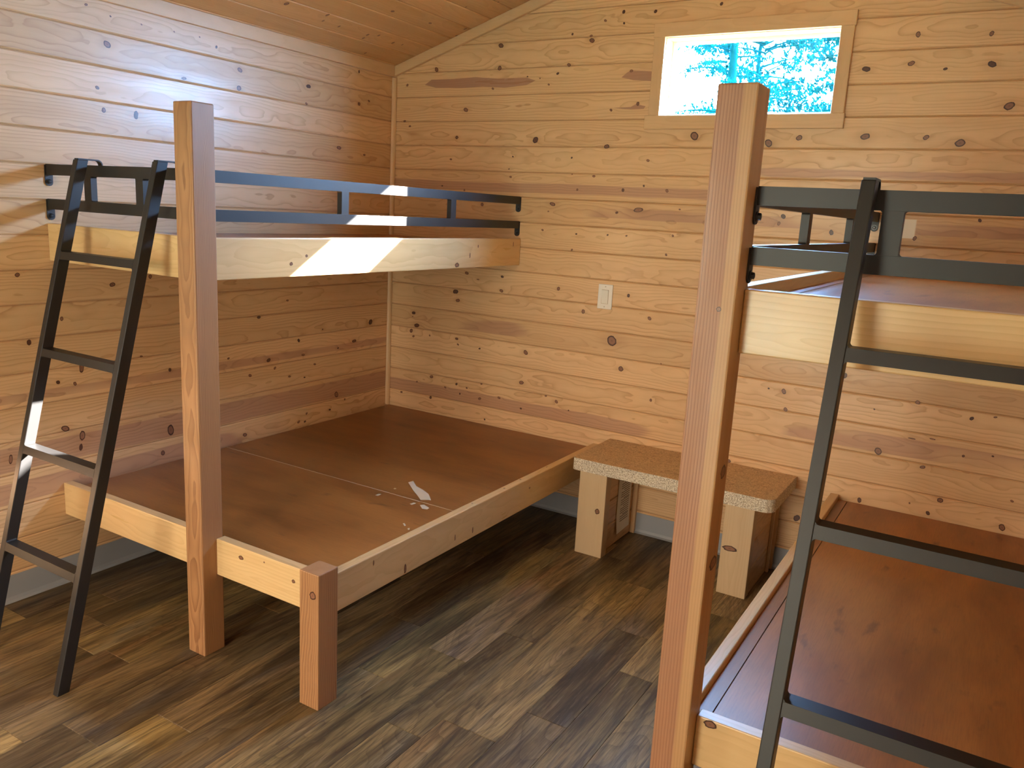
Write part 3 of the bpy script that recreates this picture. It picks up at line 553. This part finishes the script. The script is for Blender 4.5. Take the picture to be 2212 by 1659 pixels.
def guard(name, root, axis, a0, a1, face, thick, ups, ends):
    """two steel bars with short uprights. axis 0: runs along x; axis 1: runs along y. face = outer face coordinate, thick signed inward"""
    to = (lambda x, y, z: (x, y, z)) if axis == 0 else (lambda x, y, z: (y, x, z))
    f0, f1 = sorted((face, face+thick))
    mb = MB('steel')
    def bar(u0, u1, z0, z1, g0=f0, g1=f1):
        mb.hexa([to(u, f, z) for z in (z0, z1) for f in (g0, g1) for u in (u0, u1)] if axis == 0 else
                [to(u, f, z) for z in (z0, z1) for u in (u0, u1) for f in (g0, g1)])
    bar(a0+.004, a1-.004, G2, G1); bar(a0+.004, a1-.004, G4, G3)
    for u0, u1 in ups:
        bar(u0, u1, G3, G2)
        for uu, s in ((u0, -1), (u1, 1)):
            fil(mb, uu, G2, s, -1, .006, f0+.001, f1-.001, to); fil(mb, uu, G3, s, 1, .006, f0+.001, f1-.001, to)
    g = mb.build(name, root, bevel=.0022, seg=2)
    for a, s in ((a0, 1), (a1, -1)):
        for zt, zb_ in ((G1, G2), (G3, G4)):
            mb = MB('steel'); h = .036
            # flat tab with a rounded foot, screwed to the post or wall behind it
            fm = (f0+f1)/2; hw = abs(thick)/2+.003
            pts = [(fm-hw, zt-.002), (fm-hw, zb_-h+.01)]+[(fm-hw*math.cos(PI*i/6), zb_-h+.01-.012*math.sin(PI*i/6)) for i in range(1, 6)]+[(fm+hw, zb_-h+.01), (fm+hw, zt-.002)]
            P = [Vector(to(a+s*.0002, f, z)) for f, z in pts]; mb.prism(P, Vector(to(s*.004, 0, 0)))
            mb.build('mounting_tab', g)
            mb = MB('bolt'); c = Vector(to(a+s*.004, fm, zb_-h+.014)); d = Vector(to(s*1.0, 0, 0))
            mb.cyl(c, c+d*.0025, .0105, n=20); mb.cyl(c+d*.0025, c+d*.0085, .0075, n=6, smooth=False); mb.cyl(c+d*.0085, c+d*.0095, .006, .004, n=12)
            mb.build('bolt', g)
    return g

def ladder(x0, x1, y0, slope, label, group, pcloc, wid=.0255, ztop=1.592, dep=.038):
    """x0,x1: inner faces of the two side rails; the front face is the plane y = y0 + slope*z"""
    root = empty('bunk_ladder', ((x0+x1)/2, y0+.02, 0)); tag(root, label, 'ladder', group)
    Y = lambda z: y0+slope*z
    for a, b in ((x0-wid, x0), (x1, x1+wid)):
        mb = MB('steel')
        mb.hexa([(x, Y(z)+d, z) for z in (0.0, ztop) for d in (0, dep) for x in (a, b)])
        mb.build('side_rail', root, bevel=.0022)
        # flat strap hook over the guard bar
        mb = MB('steel'); yb = Y(ztop)+dep-.004; yt = RY0+.027+.010
        path = [(Y(ztop)+.004, ztop+.0002)]
        path += [(yb+(yt-.016-yb)*i/4, ztop+.0002) for i in range(0, 4)]
        path += [(yt-.018+.018*math.sin(PI/2*i/6), ztop-.018+.0182*math.cos(PI/2*i/6)) for i in range(7)]
        path += [(yt, ztop-.045)]
        th = .004; top_ = path; inn = []
        for i, (yy, zz) in enumerate(path):
            p0 = path[max(0, i-1)]; p1 = path[min(len(path)-1, i+1)]; dx, dz = p1[0]-p0[0], p1[1]-p0[1]; l = math.hypot(dx, dz)
            inn.append((yy+dz/l*th*-1*-1*1.0 if False else yy-(-dz/l)*-th*-1, zz-(dx/l)*-th*-1) if False else (yy+(dz/l)*th, zz-(dx/l)*th))
        n = len(path)
        for side in (a+.002, b-.002):
            for yy, zz in path: mb.vert((side, yy, zz+.004))
            for yy, zz in inn: mb.vert((side, yy, zz+.004))
        N2 = 2*n
        for i in range(n-1):
            mb.face((i, i+1, N2+i+1, N2+i)); mb.face((n+i, N2+n+i, N2+n+i+1, n+i+1)); mb.face((i, n+i, n+i+1, i+1)); mb.face((N2+i, N2+i+1, N2+n+i+1, N2+n+i))
        mb.face((0, N2, N2+n, n)); mb.face((n-1, 2*n-1, N2+2*n-1, N2+n-1))
        mb.build('hook', root)
    for k in range(4):
        z0 = .3327+.3124*k; z1 = z0+.0249
        mb = MB('steel')
        mb.hexa([(x, Y(z)+d, z) for z in (z0, z1) for d in (.0004, dep-.002) for x in (x0, x1)])
        for xx, s in ((x0, 1), (x1, -1)):
            for zz, q in ((z0, -1), (z1, 1)):
                fil(mb, xx, zz, s, q, .007, .001, dep-.004, lambda x, y, z: (x, Y(z)+y, z))
        mb.build('rung', root, bevel=.0018)
    return root

# ================================================================ BUNK BEDS
def timber(name, mat, x0, x1, y0, y1, z0, z1, axis, root, seed, tone=.5, bevel=.003, label=None, heart=0, pith=None, kn=()):
    mb = MB(mat, 'knot')
    for fc, u, v, ru, rv in kn:
        pl = {'-y': lambda a, b: (a, y0-.0004, b), '+x': lambda a, b: (x1+.0004, a, b), '+z': lambda a, b: (a, b, z1+.0004)}[fc]
        c = mb.vert(pl(u, v), (0, .3, 0)); rg = [mb.vert(pl(u+ru*(1+.12*math.sin(3*i))*math.cos(2*PI*i/14), v+rv*(1+.1*math.cos(2*i))*math.sin(2*PI*i/14)), (1, .3, 0)) for i in range(14)]
        for i in range(14): mb.face((c, rg[i], rg[(i+1) % 14]), 1)
    mb.box(x0, x1, y0, y1, z0, z1, axis=axis, seed=seed, tone=tone, heart=heart, pith=pith)
    o = mb.build(name, root, loc=((x0+x1)/2, (y0+y1)/2, z0), bevel=bevel, seg=2)
    if label: o['label'] = label
    return o
RT = .0345
def bunk(mir, lower_w, label, seed):
    X = (lambda x: RW-x) if mir else (lambda x: x)
    def S(a, b): return (X(b), X(a)) if mir else (a, b)
    root = empty('bunk_bed', (X(lower_w/2), -1.0, 0)); tag(root, label, 'bunk bed', 'timber bunk beds')
    px = S(PX0, PX1)
    timber('tall_post', 'fir_wide' if mir else 'fir', px[0], px[1], PY0, PY1, 0, PZ, 2, root, seed+1, tone=.42 if not mir else .5, bevel=.004, pith=(.0, .13) if not mir else (.12, .01),
           kn=() if not mir else (('-y', 2.462, 1.332, .005, .005), ('+x', -1.908, .985, .017, .015), ('+x', -1.907, .777, .024, .015)))
    narrow = lower_w < 1
    if not narrow:
        timber('corner_post', 'fir', CX0, CX1, PY0, PY1, 0, CZ, 2, root, seed+2, tone=.55, bevel=.003, pith=(.09, -.10), kn=(('-y', 1.352, .370, .012, .013),))
    e = .0006
    # head/foot rails
    a = S(e, PX0-e)
    timber('lower_end_rail', 'pine_rail', a[0], a[1], RY0, RY1, LZ0, LZ1, 0, root, seed+3, tone=.72, kn=() if not mir else (('-y', 2.527, .392, .015, .0095),))
    timber('upper_end_rail', 'pine_rail', a[0], a[1], RY0, RY1, UZ0, UZ1, 0, root, seed+4, tone=.62)
    if not narrow: timber('lower_end_rail', 'pine_rail', PX1+e, CX0-e, RY0, RY1, LZ0, LZ1, 0, root, seed+5, tone=.80, kn=(('-y', .983, .368, .011, .007), ('-y', 1.217, .355, .007, .006), ('-y', 1.089, .382, .003, .003)))
    a = S(UX0, UX1)
    timber('upper_side_rail', 'pine_rail', a[0], a[1], PY1+e, -e*3, UZ0, UZ1, 1, root, seed+6, tone=.75, kn=() if mir else (('+x', -.549, 1.255, .016, .010), ('+x', -.384, 1.337, .004, .007), ('+x', -.449, 1.296, .004, .012), ('+x', -.071, 1.345, .003, .012), ('+x', -1.47, 1.311, .006, .005), ('+x', -1.542, 1.285, .007, .006)))
    if not narrow: a = (LX0, LX1)
    timber('lower_side_rail', 'pine_rail', a[0], a[1], PY1+e, -e*3, LZ0, LZ1, 1, root, seed+7, tone=.5, kn=() if narrow else (('+x', -.685, .360, .006, .004), ('+x', -1.113, .306, .004, .012), ('+x', -1.230, .314, .003, .012), ('+x', -1.522, .297, .006, .017), ('+x', -1.686, .377, .003, .009), ('+z', 1.330, -.50, .003, .006), ('+z', 1.328, -.726, .004, .006), ('+z', 1.334, -.865, .004, .005), ('+z', 1.332, -1.094, .003, .004)))
    # plywood decks
    lx = LX0 if not narrow else UX0
    for nm, xx, zt, seam in (('lower_deck', lx, ZPL, not narrow), ('upper_deck', UX0, UZ1-.030, False)):
        mb = MB('plywood', 'bare'); yy = RY1+.001; zb = zt-.018
        if seam:
            a = S(.022, xx-e)
            mb.box(a[0], a[1], -1.1541, -.004, zb, zt, axis=0, seed=seed+11, tone=.45, pith=(0, .3)); mb.box(a[0], a[1], yy, -1.1568, zb, zt, axis=0, seed=seed+12, tone=.6, pith=(0, .3))
            mb.box(a[0], a[1], -1.1568, -1.1542, zb, zt+.0002, mi=1)
        elif narrow:
            c1 = UX0-.037
            a = S(.003, c1-.0015); mb.box(a[0], a[1], yy, -.004, zb, zt, axis=1, seed=seed+13, tone=.95, pith=(0, .3))
            a = S(c1+.0015, xx-e); mb.box(a[0], a[1], yy, -.004, zb, zt, axis=1, seed=seed+14, tone=.8, pith=(0, .3))
        else:
            a = S(.003, xx-e); mb.box(a[0], a[1], yy, -.004, zb, zt, axis=0, seed=seed+15, tone=.6, pith=(0, .3))
        if seam:
            for F in (F1, F2, F3, F4, F5, F6, F7):
                i = [mb.vert((x, y, zt+.0004)) for x, y in F]
                A = sum(F[k][0]*F[(k+1) % len(F)][1]-F[(k+1) % len(F)][0]*F[k][1] for k in range(len(F)))
                mb.face(i if A > 0 else i[::-1], 1)
        mb.build(nm, root)
        # cleats carrying the deck
        mb = MB('pine_rail'); a = S(.003, .037); mb.box(a[0], a[1], yy, -.004, zb-.06, zb-.0005, axis=1, seed=seed+20)
        a = S(xx-.036, xx-e); mb.box(a[0], a[1], yy, -.004, zb-.05, zb-.0005, axis=1, seed=seed+21)
        a = S(.04, xx-.04)
        for q in range(5):
            y_ = -.25-.36*q; mb.box(a[0], a[1], y_-.017, y_+.017, zb-.045, zb-.0005, axis=0, seed=seed+22+q)
        mb.build('slat_frame', root)
    # guards
    a = S(.0004, PX0-.0004)
    ups = [S(.230, .2685), S(.510, .5475)]
    guard('end_guard', root, 0, a[0], a[1], -1.898, .022, ups, None)
    fx = X(.8237); guard('side_guard', root, 1, PY1+.0004, -.0004, fx, -.022 if not mir else .022, [(-1.281, -1.243), (-.5925, -.5545)], None)
    return root

A = bunk(False, LX1, 'timber bunk bed in the far left corner, wide brown lower deck and narrow upper bunk', 10)
B = bunk(True, UX1, 'timber bunk bed at the right edge, tall post in front of the window', 50)
A.location = A.location; 

ladder(.291, .6768, -2.3578, .2538, 'black steel bunk ladder hooked on the left bunk, whole ladder visible', 'black bunk ladders', None)
ladder(2.7195, 3.098, -2.345, .2520, 'black steel bunk ladder on the right bunk, cut by the picture edge', 'black bunk ladders', None)

# ================================================================ SIDE TABLE BETWEEN THE BUNKS
TX0, TX1, TY, TZ0, TZ1 = 1.4065, 2.2977, -.4054, .3879, .4435
st = empty('side_table', ((TX0+TX1)/2, -.2, 0))
tag(st, 'low wooden table with speckled brown top against the back wall between the bunks', 'table')
mb = MB('lam_top', 'lam_edge')
def outline(ins=0.0):
    pts = [(TX0+ins, -.001-ins)]
    rl, rr = .022, .045
    pts += [(TX0+ins+(rl)*(1-math.cos(PI/2*i/6)) if rl else 0, TY+ins+rl*(1-math.sin(PI/2*i/6))) for i in range(7)]
    pts += [(TX1-ins-rr*(1-math.sin(PI/2*i/10)), TY+ins+rr*(1-math.cos(PI/2*i/10))) for i in range(11)]
    pts += [(TX1-ins, -.001-ins)]
    return pts
o0 = outline(); n = len(o0)
for z_, ins in ((TZ0, 0), (TZ1-.0012, 0), (TZ1, .0012)):
    for x, y in outline(ins): mb.vert((x, y, z_))
mb.face(range(n-1, -1, -1), 1); mb.face(range(2*n, 3*n), 0)
for i in range(n):
    j = (i+1) % n; mb.face((i, j, n+j, n+i), 1); mb.face((n+i, n+j, 2*n+j, 2*n+i), 0)
o = mb.build('tabletop', st); o['label'] = 'brown flecked laminate top with pale particle board edge'
def leg(x0, x1, seed, kn): return timber('leg', 'leg_pine', x0, x1, TY+.006, TY+.062, 0, TZ0, 2, st, seed, tone=.6, bevel=.003, kn=kn)
leg(1.447, 1.579, 31, (('-y', 1.545, .216, .011, .013),)); leg(2.108, 2.228, 35, (('-y', 2.145, .202, .030, .012),))
for x0, x1, s in ((1.520, 1.556, 1), (2.188, 2.226, 2)):
    mb = MB('pine_wall', 'gap'); z = .0; k = 0
    for z0, z1 in ((.0, .118), (.119, .238), (.239, .3875)):
        mb.box(x0, x1, TY+.0625, -.001, z0+.0005, z1-.0005, axis=1, seed=40+s*5+k, tone=.3+.1*k); k += 1
    mb.build('side_panel', st, bevel=.004, seg=1)
for x0, x1, s in ((1.5565, 1.579, 1), (2.2265, 2.243, 2)):
    timber('wall_cleat', 'trim', x0, x1, -.021, -.001, .0, TZ0-.001, 2, st, 60+s, tone=.5, bevel=.0015)
timber('wall_cleat', 'trim', 2.2265, 2.238, -.066, -.050, .0, TZ0-.001, 2, st, 66, tone=.5, bevel=.0015)

# paper notice stuck to the inner side of the left table support, curling at its foot
def paper_sheet(name, P00, du, dv, nu, nv, bulge, label, lines, seed, ragged=0):
    mb = MB('paper', 'ink'); rnd = random.Random(seed); du = Vector(du); dv = Vector(dv); nn = du.cross(dv).normalized()
    g = {}
    for lay in (0, 1):
        for i in range(nu+1):
            for j in range(nv+1):
                u, v = i/nu, j/nv
                p = Vector(P00)+du*u+dv*v+nn*(bulge(u, v)+lay*.0005)
                if ragged and i == nu: p += du.normalized()*ragged*math.sin(j*2.3)*.5
                g[lay, i, j] = mb.vert(p)
    for i in range(nu):
        for j in range(nv):
            ink = any(l[0] <= (j+.5)/nv <= l[1] and l[2] <= (i+.5)/nu <= l[3] for l in lines)
            mb.face((g[1, i, j], g[1, i+1, j], g[1, i+1, j+1], g[1, i, j+1]), 1 if ink else 0)
            mb.face((g[0, i, j], g[0, i, j+1], g[0, i+1, j+1], g[0, i+1, j]), 0)
    for i in range(nu):
        mb.face((g[0, i, 0], g[0, i+1, 0], g[1, i+1, 0], g[1, i, 0])); mb.face((g[0, i+1, nv], g[0, i, nv], g[1, i, nv], g[1, i+1, nv]))
    for j in range(nv):
        mb.face((g[0, 0, j+1], g[0, 0, j], g[1, 0, j], g[1, 0, j+1])); mb.face((g[0, nu, j], g[0, nu, j+1], g[1, nu, j+1], g[1, nu, j]))
    o = mb.build(name); tag(o, label, 'paper'); return o
lines = [(.10+.032*k, .111+.032*k, .12, .75 if k % 4 else .55) for k in range(24)]
paper_sheet('paper_notice', (1.557, -.05, .365), (0, -.155, 0), (0, 0, -.315), 16, 90, lambda u, v: .0012+.022*max(0, v-.72)**1.5*(.4+u)*3*.6,
    'white printed paper sheet taped inside the low table, bottom edge curling', lines, 3)
lines = [(.08, .11, .35, .75), (.17, .19, .1, .9), (.26, .28, .1, .85), (.36, .38, .2, .5), (.45, .47, .15, .95), (.60, .62, .1, .9), (.66, .68, .1, .9), (.74, .76, .1, .7), (.90, .92, .1, .6)]
paper_sheet('paper_tag', (2.535, -.0012, 1.556), (.078, 0, 0), (0, 0, -.073), 26, 60, lambda u, v: .0006+.002*max(0, u-.8),
    'small torn white warning label on the back wall behind the right upper bunk', lines, 4, ragged=.006)

# light switch on the back wall
sw = empty('light_switch', (1.3225, 0, 1.07)); tag(sw, 'white rocker light switch on the back pine wall', 'light switch')
mb = MB('plastic'); mb.box(1.285, 1.360, -.0065, -.0005, 1.0705, 1.1885); mb.build('switch_plate', sw, bevel=.003, seg=3)
mb = MB('rocker'); b = len(mb.v)
mb.hexa([(1.3055, -.0078, 1.097), (1.3395, -.0078, 1.097), (1.3055, -.006, 1.097), (1.3395, -.006, 1.097), (1.3055, -.0115, 1.162), (1.3395, -.0115, 1.162), (1.3055, -.006, 1.162), (1.3395, -.006, 1.162)])
mb.build('rocker', sw, bevel=.001)
mb = MB('gap'); mb.box(1.3045, 1.3405, -.0069, -.0062, 1.096, 1.163); mb.build('rocker_recess', sw)
for z_ in (1.0815, 1.177):
    mb = MB('screw'); mb.cyl((1.3225, -.0064, z_), (1.3225, -.0078, z_), .0032); mb.build('screw', sw)

# ================================================================ OUTSIDE
mb = MB('ground'); i = [mb.vert(p) for p in ((-40, -40, -.5), (40, -40, -.5), (40, 40, -.5), (-40, 40, -.5))]; mb.face(i)
tag(mb.build('ground'), kind='structure')
def tree(x, y, h, r, label, seed, dens=1.0, z0=1.5, rmax=1.6, span=2.5, nd=.016):
    rnd = random.Random(seed); root = empty('pine_tree', (x, y, -.5)); tag(root, label, 'tree', 'trees outside the window')
    mb = MB('bark'); pts = [(x+.10*math.sin(k*.7+seed), y, -.5+h*k/10) for k in range(11)]
    for k in range(10): mb.cyl(pts[k], pts[k+1], r*(1-.075*k), r*(1-.075*(k+1)), n=12, cap=False)
    mb.build('trunk', root)
    for k in range(int(26*dens)):
        nb = MB('needles'); bmx = MB('bark')
        z_ = rnd.uniform(z0, z0+span); th = rnd.uniform(0, 2*PI); L_ = rmax*rnd.uniform(.6, 1.0)
        p = Vector((x, y, z_)); d = Vector((math.cos(th), math.sin(th), rnd.uniform(.05, .3)))
        q = p; rr = .022
        for s in range(7):
            d2 = d+Vector((rnd.uniform(-.2, .2), rnd.uniform(-.2, .2), -.07*s)); q2 = q+d2.normalized()*L_/7
            bmx.cyl(q, q2, rr, rr*.8, n=5, cap=False); rr *= .8
            if s > 1:
                for t_ in range(9):
                    c = q2+Vector((rnd.gauss(0, .07*rmax), rnd.gauss(0, .07*rmax), rnd.gauss(-.02, .05*rmax)))
                    for w in range(9):
                        e1 = Vector((rnd.gauss(0, 1), rnd.gauss(0, 1), rnd.gauss(0, 1))).normalized(); e2 = e1.orthogonal().normalized()*nd*.5
                        b = len(nb.v); nb.vert(c-e2); nb.vert(c+e2); nb.vert(c+e1*rnd.uniform(.05, .11)); nb.face((b, b+1, b+2))
            q = q2
        br = bmx.build('branch', root); o = nb.build('needles', None); o.parent = br
    return root
tree(-.77, 8.0, 8.5, .085, 'pine tree with thin drooping branches standing nearest the window', 5, 1.1, 2.9, .78, 1.6, .008)
tree(-1.5, 12.4, 10.5, .05, 'leafy pine tree farthest away, behind the nearest trunk', 8, 1.5, 3.4, 1.8, 2.0, .03)
tree(.95, 8.4, 9, .09, 'dark pine tree at the right side of the window view', 12, 1.4, 2.7, .75, 1.8, .016)
